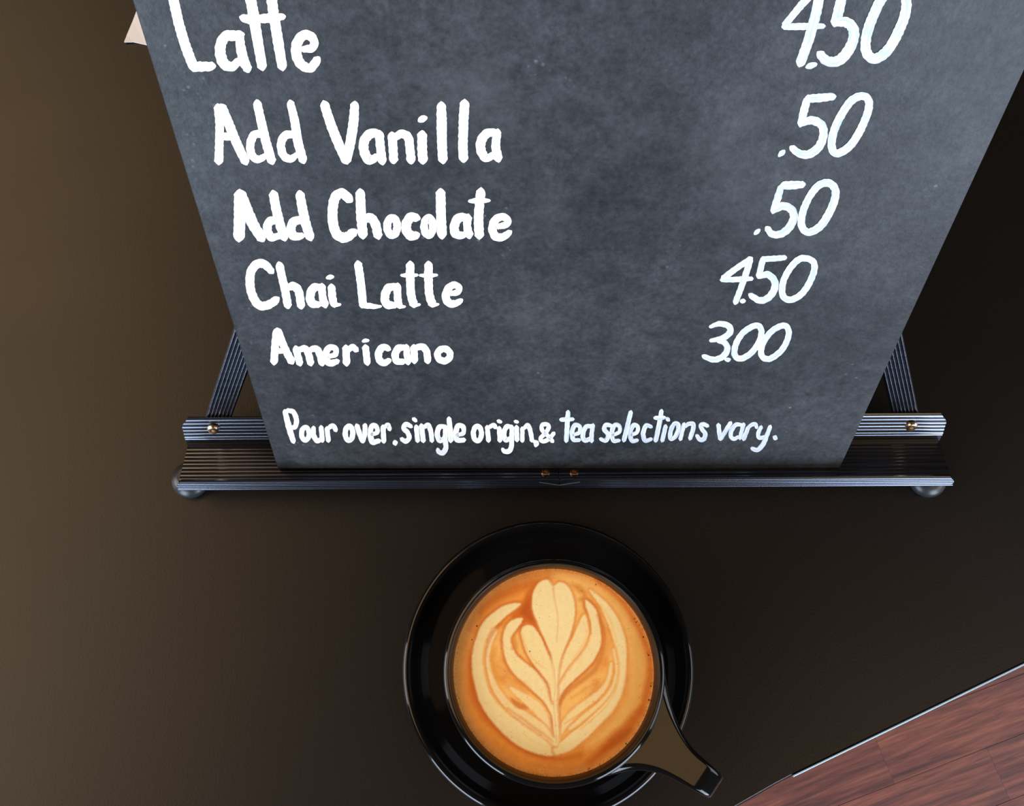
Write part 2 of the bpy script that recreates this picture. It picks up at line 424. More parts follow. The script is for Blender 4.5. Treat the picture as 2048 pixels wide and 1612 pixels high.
LCNT = [0]
def lettering(label, strokes, thin=False, name='lettering'):
    """strokes: (closed?, width, points) in photo pixels; a thin raised coat of paint on the board"""
    V, Fc, AT = [], [], []
    rnd = random.Random(len(label) * 7 + len(strokes))
    for si, (kind, wds, pts, sc, ox, oy) in enumerate(strokes):
        pts = [(ox + x / sc, oy + y / sc) for x, y in pts]
        w0 = wds if isinstance(wds, (list, tuple)) else [wds] * len(pts)
        p3 = [(x, y, w / sc / 2) for (x, y), w in zip(pts, w0)]
        if kind == 'l':
            q = []
            for a, b in zip(p3, p3[1:]): q += [tuple(a[i] + (b[i] - a[i]) * t / 8 for i in range(3)) for t in range(8)]
            q.append(p3[-1]); closed = False
        else:
            closed = kind == 'o'; q = catmull(p3, 8, closed)
        n = len(q); h = .00016 + .000012 * (si % 9)
        L, Rr, run = [], [], 0
        ph = rnd.uniform(0, 99)
        for i, (x, y, r) in enumerate(q):
            a = q[(i - 1) % n] if (closed or i) else q[0]; b = q[(i + 1) % n] if (closed or i < n - 1) else q[-1]
            dx, dy = b[0] - a[0], b[1] - a[1]; l = math.hypot(dx, dy) or 1; dx /= l; dy /= l
            if i: run += math.hypot(x - q[i - 1][0], y - q[i - 1][1])
            j1 = 1 + .045 * math.sin(run * .55 + ph) + rnd.uniform(-.035, .035); j2 = 1 + .045 * math.sin(run * .47 + ph * 2) + rnd.uniform(-.035, .035)
            L.append((x + dy * r * j1, y - dx * r * j1, (run * .02 + ph, 0))); Rr.append((x - dy * r * j2, y + dx * r * j2, (run * .02 + ph, 1)))
        outline = L + [None]
        def cap(i, sgn):
            x, y, r = q[i]; a = q[max(i - 1, 0)]; b = q[min(i + 1, n - 1)]
            th = math.atan2((b[1] - a[1]) * sgn, (b[0] - a[0]) * sgn); pts_ = []
            for k in range(1, 6):
                t = th - PI / 2 + PI * k / 6
                rr = r * (1 - .16 * abs(math.sin(2 * (t - th)))) * rnd.uniform(.94, 1.04)
                pts_.append((x + math.cos(t) * rr * .95, y + math.sin(t) * rr * .95, ((ph, .5 + .5 * math.sin(t - th)))))
            return pts_
        base = len(V)
        def put(p, hh):
            V.append(OB(p[0], p[1], hh)); AT.append((p[2][0], p[2][1] + si * 3.7, 0)); return len(V) - 1
        if closed:
            top = [(put(a, h), put(b, h)) for a, b in zip(L, Rr)]; low = [(put(a, -.00005), put(b, -.00005)) for a, b in zip(L, Rr)]
            for i in range(n):
                j = (i + 1) % n
                Fc.append((top[i][0], top[j][0], top[j][1], top[i][1]))
                Fc.append((top[i][0], low[i][0], low[j][0], top[j][0])); Fc.append((top[j][1], low[j][1], low[i][1], top[i][1]))
        else:
            top = [(put(a, h), put(b, h)) for a, b in zip(L, Rr)]
            for i in range(n - 1): Fc.append((top[i][0], top[i + 1][0], top[i + 1][1], top[i][1]))
            ce = [put(p, h) for p in cap(n - 1, 1)]; cs = [put(p, h) for p in cap(0, -1)]
            Fc.append([top[-1][0]] + ce + [top[-1][1]]); Fc.append([top[0][1]] + cs + [top[0][0]])
            ring = [t[0] for t in top] + ce + [t[1] for t in top[::-1]] + cs
            lowr = []
            for v in ring: V.append(V[v] - nb * (h + .00005)); AT.append(AT[v]); lowr.append(len(V) - 1)
            m = len(ring)
            for i in range(m): Fc.append((ring[i], lowr[i], lowr[(i + 1) % m], ring[(i + 1) % m]))
    me = bpy.data.meshes.new(name); me.from_pydata([v - board.location for v in V], [], Fc)
    at = me.attributes.new('stroke', 'FLOAT_VECTOR', 'POINT'); at.data.foreach_set('vector', [c for a in AT for c in a])
    o = link(name, me, M_thin if thin else M_paint, board); o['label'] = label
    # faces of the coat all look outwards
    bm = bmesh.new(); bm.from_mesh(me); bmesh.ops.recalc_face_normals(bm, faces=bm.faces)
    for f in bm.faces:
        if abs(f.normal.dot(nb)) > .8 and f.normal.dot(nb) < 0: f.normal_flip()
    bm.to_mesh(me); bm.free()
    return o
def S(crop, *st):
    ox, oy, sc = crop
    return [(k, w, p, sc, ox, oy) for k, w, p in st]
c1 = (240, 0, 3.938); c2 = (600, 160, 3.938); c3 = (1480, 0, 3.606); c4 = (400, 340, 3.938)
c5 = (1380, 340, 3.938); c6 = (340, 640, 3.938); c7 = (840, 740, 3.938); c8_ = (1400, 640, 3.657); c9 = (1280, 800, 6.827)
s, l, o_ = 's', 'l', 'o'
def ring(cx, cy, rx, ry, w, sl=0): return (o_, w, [(cx + rx * math.cos(t * PI / 4) - sl * math.sin(t * PI / 4), cy + ry * math.sin(t * PI / 4)) for t in range(8)])

lettering('white painted word Latte', S(c1,
    (s, 80, [(372, -200), (422, 0), (462, 180), (515, 360), (572, 510)]), (s, [82, 78, 70], [(575, 525), (650, 525), (725, 522)]),
    (s, [70, 84, 82, 84, 84, 84, 74, 60], [(950, 275), (900, 282), (840, 282), (798, 335), (790, 420), (818, 500), (880, 525), (935, 480)]), (s, [66, 75, 80, 70], [(940, 270), (950, 370), (972, 470), (1005, 545)]),
    (s, [75, 82, 85, 82, 76], [(985, -160), (1020, -40), (1050, 110), (1080, 300), (1120, 525)]), (s, [75, 82, 82, 82, 76], [(1150, -160), (1190, -20), (1210, 110), (1240, 300), (1278, 525)]),
    (s, [60, 74, 70, 75, 50], [(965, 140), (1030, 155), (1110, 148), (1190, 142), (1285, 132)]),
    (s, [50, 68, 66, 72, 78, 82, 80, 76, 72, 66], [(1440, 388), (1510, 378), (1530, 335), (1500, 285), (1440, 280), (1392, 350), (1392, 440), (1430, 510), (1500, 535), (1555, 470)])))
lettering('white painted words Add Vanilla', S(c1,
    (s, [66, 68, 66, 70], [(772, 845), (785, 980), (782, 1130), (778, 1270)]), (s, [72, 76, 72, 70], [(802, 845), (862, 990), (920, 1130), (988, 1272)]), (l, 60, [(800, 1075), (890, 1078)]),
    (s, [66, 70, 72, 70], [(1080, 812), (1110, 950), (1150, 1120), (1195, 1268)]), (s, [60, 66, 66, 64, 60, 44], [(1112, 1052), (1055, 1065), (1026, 1140), (1040, 1225), (1092, 1255), (1150, 1225)]),
    (s, [60, 68, 72, 66], [(1342, 812), (1375, 950), (1402, 1120), (1442, 1262)]), (s, [60, 66, 66, 64, 60, 44], [(1362, 1058), (1300, 1068), (1268, 1135), (1285, 1220), (1340, 1252), (1392, 1220)]),
    (s, [72, 76, 76, 72], [(1610, 822), (1660, 980), (1720, 1130), (1780, 1265)]), (s, [68, 76, 78, 72], [(1848, 825), (1840, 950), (1818, 1100), (1785, 1262)])) + S(c2,
    (s, [62, 76, 76, 76, 74, 56], [(628, 425), (560, 422), (508, 475), (505, 560), (545, 630), (605, 605)]), (s, 70, [(625, 425), (632, 520), (648, 640)]),
    (s, 70, [(725, 438), (732, 530), (738, 632)]), (s, [56, 66, 70, 68, 72], [(745, 455), (800, 424), (852, 455), (865, 540), (875, 632)]),
    (s, 76, [(962, 430), (962, 530), (968, 632)]), (s, [44, 54, 44], [(945, 318), (962, 308), (985, 300)]),
    (s, [72, 80, 76, 76], [(1113, 202), (1116, 340), (1118, 500), (1125, 628)]), (s, [76, 76, 74, 74], [(1296, 185), (1288, 340), (1283, 500), (1287, 620)]),
    (s, [60, 70, 76, 74, 66, 50], [(1548, 415), (1475, 420), (1428, 480), (1426, 555), (1465, 615), (1525, 590)]), (s, [60, 70, 72], [(1555, 410), (1542, 520), (1560, 618)])))
lettering('white painted words Add Chocolate', S(c4,
    (s, 90, [(312, 192), (312, 350), (308, 528)]), (s, [86, 92, 84, 80], [(320, 190), (368, 320), (425, 440), (486, 535)]), (l, 86, [(335, 330), (372, 370)]),
    (s, 74, [(578, 190), (598, 300), (628, 420), (662, 530)]), (s, [60, 68, 68, 66, 50], [(600, 392), (545, 410), (530, 470), (560, 528), (622, 520)]),
    (s, [70, 74, 76, 70], [(786, 190), (806, 300), (832, 420), (868, 530)]), (s, [60, 70, 72, 68, 50], [(800, 395), (742, 405), (716, 460), (738, 520), (805, 520)]),
    (s, [72, 76, 78, 78, 78, 78, 80, 70], [(1178, 232), (1118, 184), (1064, 218), (1044, 320), (1050, 430), (1082, 510), (1145, 532), (1212, 490)]),
    (s, 76, [(1262, 180), (1268, 350), (1282, 512)]), (s, [60, 72, 74, 70], [(1290, 392), (1342, 376), (1382, 430), (1402, 518)]),
    ring(1514, 445, 40, 68, 62), (s, [64, 74, 76, 76, 74, 60], [(1708, 378), (1662, 372), (1628, 418), (1628, 478), (1665, 520), (1708, 512)]),
    ring(1800, 445, 35, 68, 60), (s, 76, [(1895, 178), (1898, 350), (1906, 512)])) + S(c2,
    (s, [60, 70, 72, 70, 56], [(1318, 1084), (1250, 1086), (1216, 1150), (1226, 1212), (1285, 1225)]), (s, [66, 62, 68], [(1322, 1084), (1316, 1150), (1332, 1222)]),
    (s, 74, [(1424, 880), (1412, 1000), (1406, 1100), (1412, 1225)]), (s, [26, 42, 40, 22], [(1335, 955), (1385, 952), (1445, 950), (1492, 950)]),
    (s, [44, 54, 56, 60, 64, 66, 66, 60, 46], [(1556, 1155), (1625, 1138), (1634, 1098), (1585, 1078), (1532, 1110), (1516, 1180), (1545, 1235), (1600, 1235), (1652, 1200)])))
lettering('white painted words Chai Latte', S(c4,
    (s, [50, 66, 70, 70, 70, 68, 68, 68, 66, 62], [(565, 800), (510, 745), (452, 740), (402, 800), (394, 900), (412, 985), (450, 1052), (500, 1072), (560, 1052), (602, 1020)]),
    (s, 64, [(625, 750), (650, 860), (672, 960), (692, 1068)]), (s, [54, 64, 66, 64], [(690, 926), (740, 915), (778, 960), (796, 1070)]),
    (s, [50, 66, 68, 66, 50], [(948, 920), (893, 930), (868, 990), (880, 1048), (935, 1062)]), (s, [58, 60, 60], [(960, 918), (966, 1000), (985, 1062)]),
    (s, [60, 62, 58], [(1036, 922), (1042, 1000), (1055, 1058)]), (l, [40, 20], [(1060, 1064), (1104, 1060)]), (s, [26, 38, 26], [(1002, 850), (1024, 844), (1046, 842)]),
    (s, 64, [(1245, 742), (1265, 880), (1283, 1055)]), (s, [44, 46, 36, 18], [(1272, 1066), (1330, 1070), (1380, 1076), (1425, 1074)]),
    (s, [54, 66, 68, 66, 50], [(1552, 920), (1484, 930), (1456, 1000), (1474, 1058), (1540, 1065)]), (s, [58, 60, 56], [(1556, 915), (1556, 1000), (1568, 1068)]), (l, [34, 18], [(1570, 1078), (1614, 1076)]),
    (s, 66, [(1655, 746), (1656, 870), (1662, 980), (1682, 1056)]), (l, [38, 20], [(1680, 1068), (1730, 1060)]), (s, [20, 40, 20], [(1586, 830), (1650, 830), (1712, 828)]),
    (s, 66, [(1800, 746), (1800, 870), (1806, 980), (1828, 1054)]), (l, [38, 20], [(1826, 1066), (1876, 1058)]), (s, [20, 40, 20], [(1732, 830), (1800, 832), (1866, 828)]),
    (s, [40, 48, 52, 54, 60, 64, 62, 54, 40], [(1975, 974), (2030, 962), (2038, 924), (1998, 906), (1954, 936), (1936, 1000), (1962, 1048), (2010, 1052), (2056, 1028)])))
lettering('white painted word Americano', S(c4,
    (s, 60, [(602, 1272), (590, 1400), (584, 1512)]), (s, 60, [(614, 1268), (652, 1370), (690, 1450), (722, 1508)]), (l, 42, [(600, 1425), (665, 1425)]),
    (s, 58, [(1684, 1398), (1688, 1502)]), (s, [46, 54, 56, 56], [(1700, 1402), (1746, 1392), (1782, 1424), (1794, 1504)]), ring(1920, 1456, 50, 48, 54)) + S(c6,
    (s, 56, [(992, 226), (1006, 280), (1022, 340)]), (s, [44, 52, 56, 56], [(1012, 236), (1062, 226), (1088, 262), (1108, 340)]), (s, [44, 52, 56, 56], [(1100, 238), (1146, 226), (1176, 262), (1198, 340)]),
    (s, [34, 44, 44, 48, 54, 56, 54, 44], [(1254, 286), (1300, 272), (1306, 232), (1268, 214), (1232, 246), (1228, 308), (1262, 340), (1318, 326)]),
    (s, 58, [(1386, 220), (1390, 340)]), (s, [40, 48, 46], [(1402, 242), (1436, 214), (1468, 236)]),
    (s, 54, [(1540, 216), (1554, 336)]), (s, [22, 30, 24], [(1520, 168), (1540, 162), (1560, 162)]),
    (s, [44, 54, 58, 56, 54, 44], [(1722, 228), (1682, 214), (1646, 250), (1646, 308), (1682, 338), (1726, 320)]),
    (s, [44, 56, 58, 56, 44], [(1850, 218), (1802, 222), (1774, 270), (1786, 322), (1840, 330)]), (s, 50, [(1862, 214), (1866, 280), (1874, 334)])))
lettering('small white painted words Pour over, single origin and ampersand', S(c6,
    (s, [40, 46, 46, 40], [(906, 720), (930, 820), (950, 890), (972, 958)]), (s, [34, 38, 40, 38, 32], [(925, 712), (972, 726), (996, 790), (984, 842), (945, 846)]),
    ring(1066, 896, 30, 50, 40), (s, [36, 40, 40, 36], [(1130, 850), (1132, 910), (1158, 950), (1196, 940)]), (s, 38, [(1190, 846), (1200, 950)]),
    (s, 38, [(1236, 856), (1248, 950)]), (s, [34, 38, 36], [(1250, 850), (1284, 834), (1306, 868)]),
    ring(1410, 892, 30, 56, 42), (s, 40, [(1472, 834), (1498, 910), (1518, 955)]), (s, 38, [(1536, 830), (1534, 900), (1518, 955)]),
    (s, [30, 36, 38, 40, 44, 44, 38], [(1590, 902), (1632, 884), (1624, 840), (1590, 836), (1578, 896), (1594, 960), (1646, 952)]),
    (s, 40, [(1678, 842), (1684, 956)]), (s, [32, 36, 34], [(1692, 842), (1718, 828), (1730, 862)]), (s, 42, [(1772, 964), (1774, 972)]),
    (s, [30, 38, 38, 38, 38, 38, 32], [(1900, 840), (1862, 822), (1840, 852), (1872, 888), (1884, 930), (1856, 956), (1824, 938)]), (s, 38, [(1940, 842), (1950, 952)]), (s, 30, [(1918, 780), (1936, 794)])) + S(c7,
    (s, 40, [(12, 440), (26, 558)]), (s, [34, 38, 38, 36], [(34, 448), (66, 436), (86, 490), (94, 558)]),
    (s, [32, 40, 42, 40, 32], [(196, 446), (154, 450), (136, 504), (156, 556), (196, 536)]), (s, [34, 40, 40, 42, 36, 30], [(200, 446), (198, 550), (204, 610), (184, 650), (150, 648), (140, 626)]),
    (s, [38, 42, 42], [(228, 384), (238, 480), (242, 556)]), (s, [30, 34, 38, 40, 44, 42, 36], [(292, 512), (340, 498), (340, 450), (302, 440), (282, 492), (292, 550), (348, 552)]),
    ring(452, 500, 32, 58, 40), (s, 38, [(530, 452), (540, 556)]), (s, [30, 36, 34], [(548, 450), (578, 436), (596, 452)]), (s, 38, [(624, 460), (630, 556)]), (s, 28, [(616, 402), (636, 410)]),
    (s, [30, 38, 40, 38, 30], [(716, 446), (682, 448), (660, 500), (676, 552), (712, 536)]), (s, [34, 38, 38, 40, 34, 28], [(722, 446), (722, 550), (718, 612), (696, 642), (664, 640), (650, 624)]),
    (s, 38, [(760, 452), (764, 552)]), (s, 26, [(750, 406), (768, 410)]), (s, 34, [(806, 462), (806, 558)]), (s, [28, 34, 36, 34], [(818, 460), (850, 436), (870, 486), (882, 556)]),
    (s, [30, 42, 34], [(902, 564), (916, 578), (912, 594)]),
    (s, 32, [(1044, 562), (1000, 512), (962, 474), (962, 436), (998, 428), (1014, 456), (984, 500), (950, 540), (966, 562), (1010, 548), (1054, 500)])))
lettering('small bluish white painted words tea selections vary', S(c7,
    (s, [36, 38, 36], [(1166, 332), (1160, 430), (1152, 558)]), (s, [30, 36, 28], [(1110, 392), (1155, 390), (1205, 388)]),
    (s, [26, 30, 32, 34, 36, 34, 28], [(1210, 512), (1254, 492), (1258, 448), (1222, 434), (1198, 486), (1208, 548), (1256, 552)]),
    (s, [30, 36, 38, 36, 30], [(1352, 440), (1304, 452), (1282, 512), (1298, 556), (1344, 540)]), (s, 34, [(1362, 436), (1352, 500), (1352, 560)]),
    (s, [28, 34, 36, 36, 34, 28], [(1510, 440), (1466, 434), (1452, 468), (1482, 510), (1464, 556), (1422, 544)]),
    (s, [26, 30, 32, 34, 36, 34, 28], [(1522, 512), (1568, 490), (1572, 446), (1536, 434), (1512, 486), (1522, 554), (1568, 556)]),
    (s, 36, [(1660, 334), (1634, 440), (1606, 554)]), (s, [26, 30, 32, 34, 36, 34, 28], [(1666, 512), (1710, 490), (1714, 446), (1682, 436), (1656, 490), (1668, 556), (1712, 554)]),
    (s, [28, 34, 36, 34, 28], [(1822, 448), (1782, 438), (1758, 500), (1774, 556), (1822, 544)]), (s, [34, 38, 36], [(1902, 324), (1884, 430), (1856, 556)]), (s, [28, 36, 28], [(1850, 378), (1885, 378), (1925, 374)]),
    (s, 34, [(1934, 444), (1908, 556)]), (s, 30, [(1946, 384), (1958, 394)]),) + S(c9,
    (o_, [56, 60, 60, 58, 56, 60, 62, 60], [(500, 318), (524, 350), (516, 425), (476, 505), (428, 532), (410, 495), (426, 400), (462, 332)]),
    (s, 56, [(602, 332), (576, 430), (552, 536)]), (s, [46, 56, 58, 60, 58], [(618, 362), (672, 326), (728, 332), (722, 410), (684, 528)]),
    (s, [54, 60, 58, 58, 60, 62, 60, 52], [(922, 354), (870, 334), (828, 352), (850, 404), (890, 460), (876, 528), (822, 545), (776, 488)]),
    (s, 60, [(1072, 342), (1082, 440), (1098, 532)]), (s, 58, [(1236, 316), (1172, 420), (1102, 532)]),
    (s, [48, 56, 60, 58, 56, 46], [(1398, 342), (1310, 340), (1246, 424), (1242, 500), (1280, 532), (1345, 505)]), (s, 54, [(1414, 332), (1388, 430), (1366, 524)]),
    (s, 56, [(1476, 380), (1446, 460), (1416, 536)]), (s, [44, 54, 56, 48], [(1482, 372), (1530, 338), (1576, 334), (1592, 376)]),
    (s, [54, 58, 58, 48], [(1654, 370), (1614, 460), (1632, 515), (1712, 505)]), (s, [54, 60, 64, 60, 54], [(1778, 364), (1738, 470), (1684, 600), (1606, 682), (1532, 664)]), (s, 68, [(1840, 514), (1852, 520)])), True)
lettering('large white painted price 4.50', S(c3,
    (s, [60, 52, 48], [(500, -30), (410, 75), (322, 182)]), (s, [44, 50, 50, 36], [(318, 194), (400, 192), (500, 190), (602, 188)]), (s, [70, 74, 72, 70], [(582, -70), (545, 110), (495, 290), (436, 455)]),
    (s, [30, 46, 30], [(485, 484), (512, 474), (546, 464)]), (l, 60, [(760, -130), (900, -140)]), (s, [66, 74, 70], [(752, -120), (722, 40), (688, 165)]),
    (s, [60, 74, 78, 76, 76, 76, 72, 64], [(700, 162), (765, 160), (815, 205), (818, 280), (778, 370), (710, 438), (630, 440), (578, 392)]),
    (o_, 74, [(1120, -90), (1190, -30), (1196, 80), (1142, 230), (1062, 365), (972, 424), (912, 375), (912, 260), (962, 110), (1036, -30)])), True, 'price')
lettering('white painted price .50 in the Vanilla line', S(c3,
    (s, [22, 38, 30], [(282, 1124), (300, 1106), (316, 1092)]), (s, [58, 62, 52], [(492, 712), (580, 706), (672, 696)]), (s, [52, 58, 50], [(484, 720), (462, 800), (438, 896)]),
    (s, [48, 62, 62, 60, 60, 60, 56, 50], [(442, 888), (520, 868), (588, 902), (602, 975), (570, 1058), (500, 1112), (430, 1108), (376, 1068)]),
    (o_, 58, [(880, 692), (926, 722), (924, 800), (872, 930), (795, 1050), (702, 1106), (662, 1062), (676, 950), (736, 820), (806, 724)])), True, 'price')
lettering('white painted price .50 in the Chocolate line', S(c5,
    (s, [26, 36, 28], [(512, 502), (530, 486), (544, 474)]), (s, [62, 66, 52], [(736, 122), (810, 120), (890, 114)]), (s, [50, 58, 50], [(716, 138), (690, 225), (656, 325)]),
    (s, [50, 62, 64, 62, 62, 60, 56, 50], [(664, 314), (735, 284), (798, 312), (818, 372), (784, 450), (720, 502), (650, 506), (610, 462)]),
    (o_, [62, 62, 64, 64, 62, 58, 60, 58, 56, 60], [(1090, 102), (1142, 148), (1140, 230), (1090, 350), (1018, 450), (930, 490), (880, 440), (886, 340), (936, 220), (1010, 124)])), True, 'price')
lettering('white painted price 4.50 in the Chai line', S(c5,
    (s, 46, [(478, 700), (370, 772), (262, 852)]), (s, [34, 42, 42, 34], [(250, 866), (340, 864), (420, 858), (486, 856)]), (s, [44, 50, 48, 46], [(476, 706), (450, 790), (405, 920), (358, 1042)]),
    (s, 36, [(408, 1034), (424, 1032)]), (s, [44, 46, 40], [(574, 702), (660, 698), (748, 690)]), (s, 48, [(572, 712), (556, 780), (542, 836)]),
    (s, [42, 54, 56, 56, 54, 52, 46], [(548, 838), (612, 824), (664, 872), (664, 940), (618, 1006), (550, 1028), (478, 988)]),
    (o_, 52, [(905, 694), (970, 722), (978, 790), (934, 900), (868, 986), (785, 1022), (730, 985), (734, 880), (784, 780), (846, 712)])), True, 'price')
lettering('white painted price 3.00 in the Americano line', S(c5,
    (s, [26, 42, 48, 50, 46, 30], [(160, 1236), (228, 1212), (298, 1226), (318, 1272), (262, 1322), (164, 1344)]), (s, [34, 46, 50, 48, 46, 38], [(220, 1344), (276, 1364), (294, 1414), (258, 1470), (188, 1494), (108, 1468)]),
    (s, [26, 34, 24], [(282, 1494), (298, 1496), (312, 1492)]),
    (o_, 48, [(520, 1224), (562, 1262), (546, 1350), (480, 1442), (400, 1486), (352, 1456), (362, 1370), (424, 1276)]),
    (o_, 48, [(735, 1224), (776, 1262), (766, 1340), (712, 1430), (622, 1488), (564, 1460), (572, 1370), (644, 1270)])), True, 'price')

# ------------------------------------------------------------ white paper behind the board
pp = [P(x, y) for x, y in ((277, 16), (266, 45), (255, 72), (250, 87), (268, 86), (292, 91), (330, 100), (420, 105), (430, -10), (290, -14))]
hz = [.001, .001, .0012, .0016, .0012, .001, .0008, .0008, .0008, .0008]
bm = bmesh.new()
t_ = [bm.verts.new((p.x, p.y, h)) for p, h in zip(pp, hz)]; b_ = [bm.verts.new((p.x, p.y, h - .0006)) for p, h in zip(pp, hz)]
bm.faces.new(t_); bm.faces.new(b_[::-1])
for k in range(len(pp)): bm.faces.new((t_[k], b_[k], b_[(k + 1) % len(pp)], t_[(k + 1) % len(pp)]))
bmesh.ops.triangulate(bm, faces=[f for f in bm.faces if len(f.verts) > 4])
pap = obj('paper_sheet', bm, M_paper)
tag(pap, 'corner of a white paper sheet lying on the table behind the menu board', 'paper')

# ------------------------------------------------------------ saucer, cup, coffee
SAU_H, RIM_H, COF_H = .0165, .064, .0565
sc_ = P(1096, 1333, SAU_H); cc = P(1108, 1341, COF_H)
a_ = P(807, 1333, SAU_H); SR = (sc_ - a_).length * 1.008
a_ = P(906, 1341, COF_H); CR = (cc - a_).length
cr_ = P(1107.5, 1341, RIM_H); a_ = P(885, 1341, RIM_H); RR = (cr_ - a_).length
print('saucer', sc_, SR, 'coffee', cc, CR, 'rim', cr_, RR)
cup_xy = (cc + cr_) / 2
sau_c = Vector((sc_.x, sc_.y, 0))
bm = bmesh.new()
k = SR
lathe(bm, [(0, .0035), (.030, .0035), (.033, .0015), (.034, 0), (.038, 0), (.040, .0025), (k - .022, .0060), (k - .006, .0110), (k - .001, .0146), (k, .0160), (k - .0006, .0172), (k - .0016, .0179), (k - .0028, .0180),
           (k - .0042, .0176), (k - .0054, .0164), (k - .0062, .0146), (k - .0078, .0128), (k - .014, .0108), (.044, .0078), (.037, .0066), (.0355, .0058), (0, .0056)], (0, 0, 0), 160)
sau = obj('saucer', bm, M_glaze, None, 60); sau.location = sau_c
tag(sau, 'round glossy black saucer under the coffee cup', 'saucer')

cup = empty('coffee_cup', (cup_xy.x, cup_xy.y, .0057))
RH = RIM_H - .0057
ri = CR - .0004
bm = bmesh.new()
cz = COF_H - .0057
prof = [(0, .0015), (.028, .0015), (.030, 0), (.033, 0), (.0345, .002), (.0400, .010), (.0455, .022), (RR - .0045, .038), (RR - .0018, .050), (RR - .0002, RH - .003), (RR, RH - .0012), (RR - .0008, RH), (RR - .0024, RH + .0002),
        (RR - .0032, RH - .0007), (ri + .0006, RH - .0040), (ri, cz + .0015), (ri - .0002, cz - .004), (ri - .005, .030), (.038, .014), (.028, .0065), (0, .0055)]
lathe(bm, prof, (0, 0, 0), 160)
body = obj('cup_body', bm, M_glaze, cup, 50)
# handle: broad flared plate level with the rim, folding down at its end and back to the body
hb_ = [((1328, 1318), (1190, 1560)), ((1334, 1372), (1237, 1546)), ((1341, 1408), (1270, 1540)), ((1356, 1447), (1303, 1543)), ((1373, 1480), (1332, 1552)), ((1391, 1503), (1352, 1562)), ((1408, 1521), (1374, 1573)), ((1421, 1532), (1390, 1584))]
secs = []
dirh = Vector((P(1432, 1568, RIM_H) - cr_)); dirh.z = 0; dirh.normalize()
perp = Vector((dirh.y, -dirh.x, 0)) * -1
for i, (u1, u2) in enumerate(hb_):
    hgt = RIM_H - .0040 - .0010 * i
    p1, p2 = P(*u1, hgt), P(*u2, hgt)
    c = (p1 + p2) / 2; ww = (p1 - p2).length / 2; sd = (p1 - p2).normalized()
    secs.append((c, sd, Vector((0, 0, 1)), ww, .0026))
secs = secs[:-2]                                    # the last centimetre rolls over
base_c, base_w = secs[-1][0], secs[-1][3]; tipw = base_w * .80; roll = .0180
for ang in (14, 30, 48, 66, 84, 104, 126, 150, 176):
    a = R(ang); f = min(1, ang / 60)
    c = base_c + dirh * (roll * math.sin(a) * .95) + Vector((0, 0, -.0086 + .0086 * math.cos(a)))
    up = (dirh * math.sin(a) + Vector((0, 0, math.cos(a)))).normalized()
    secs.append((c, secs[-1][1], up, base_w + (tipw - base_w) * f, .0026))
cl, wl = base_c, tipw / .86
end = cl + Vector((0, 0, -.0164))
for t, ww in ((.3, wl * .86), (.6, wl * .9), (.85, wl * 1.1)):
    tgt = Vector((cup_xy.x, cup_xy.y, .034)) + dirh * .043
    c = end.lerp(tgt, t); secs.append((c, perp * -1 if (secs[-1][1].dot(perp) < 0) else perp, Vector((0, 0, -1)), ww, .0026))
bm = bmesh.new(); loops = []
SEC = [(-1 + 2 * k / 14, 1) for k in range(15)]
SEC = [(x, (1 - abs(x) ** 16 * .6)) for x, _ in SEC]
SEC = SEC + [(x, -y) for x, y in SEC[::-1]]
NS = len(SEC)
for c, sd, up, ww, th in secs:
    lp = []
    for x, y in SEC:
        q = c + sd * x * ww + up * y * th; h = Vector((q.x - cup_xy.x, q.y - cup_xy.y))
        lim = RR - .0012 if q.z > RIM_H - .016 else .044
        if h.length < lim: h = h.normalized() * lim; q = Vector((cup_xy.x + h.x, cup_xy.y + h.y, q.z))
        lp.append(bm.verts.new(q))
    loops.append(lp)
for a, b in zip(loops, loops[1:]):
    for k in range(NS): bm.faces.new((a[k], a[(k + 1) % NS], b[(k + 1) % NS], b[k]))
bm.faces.new(loops[-1])
hd = obj('handle', bm, M_glaze, None, 60); under(cup, hd)
mod = hd.modifiers.new('smooth', 'SUBSURF'); mod.levels = 1; mod.render_levels = 2
tag(cup, 'glossy black ceramic cup with a flared handle standing on the saucer', 'cup')

# latte art: colours poured into the surface, computed on a fine grid
ORX, ORY, SCL = 780.0, 1000.0, 2.633
N = 560
gx = np.linspace(-1.04, 1.04, N); GX, GY = np.meshgrid(gx, gx)          # unit disc, y up
PXC = (867 + GX * 534); PYC = (912 - GY * 554)                      # tracing coordinates
def lin(r, g, b): return np.array(srgb(r, g, b)[:3])
IMG = np.ones((N, N, 3)) * lin(244, 156, 64)
rs = np.random.RandomState(3)
def vnoise(cells, seed):
    g = np.random.RandomState(seed).rand(cells + 2, cells + 2); t = np.linspace(0, cells, N)
    i = np.minimum(t.astype(int), cells - 1) ; f = t - i; f = f * f * (3 - 2 * f)
    A = g[i][:, i]; Bq = g[i][:, i + 1]; Cq = g[i + 1][:, i]; Dq = g[i + 1][:, i + 1]
    fx = f[None, :]; fy = f[:, None]
    return A * (1 - fx) * (1 - fy) + Bq * fx * (1 - fy) + Cq * (1 - fx) * fy + Dq * fx * fy
WX = (vnoise(14, 1) - .5) * 8 + (vnoise(110, 2) - .5) * 3; WY = (vnoise(14, 5) - .5) * 8 + (vnoise(110, 6) - .5) * 3
QX, QY = PXC + WX, PYC + WY
def blend(col, m):
    global IMG
    IMG = IMG * (1 - m[..., None]) + col * m[..., None]
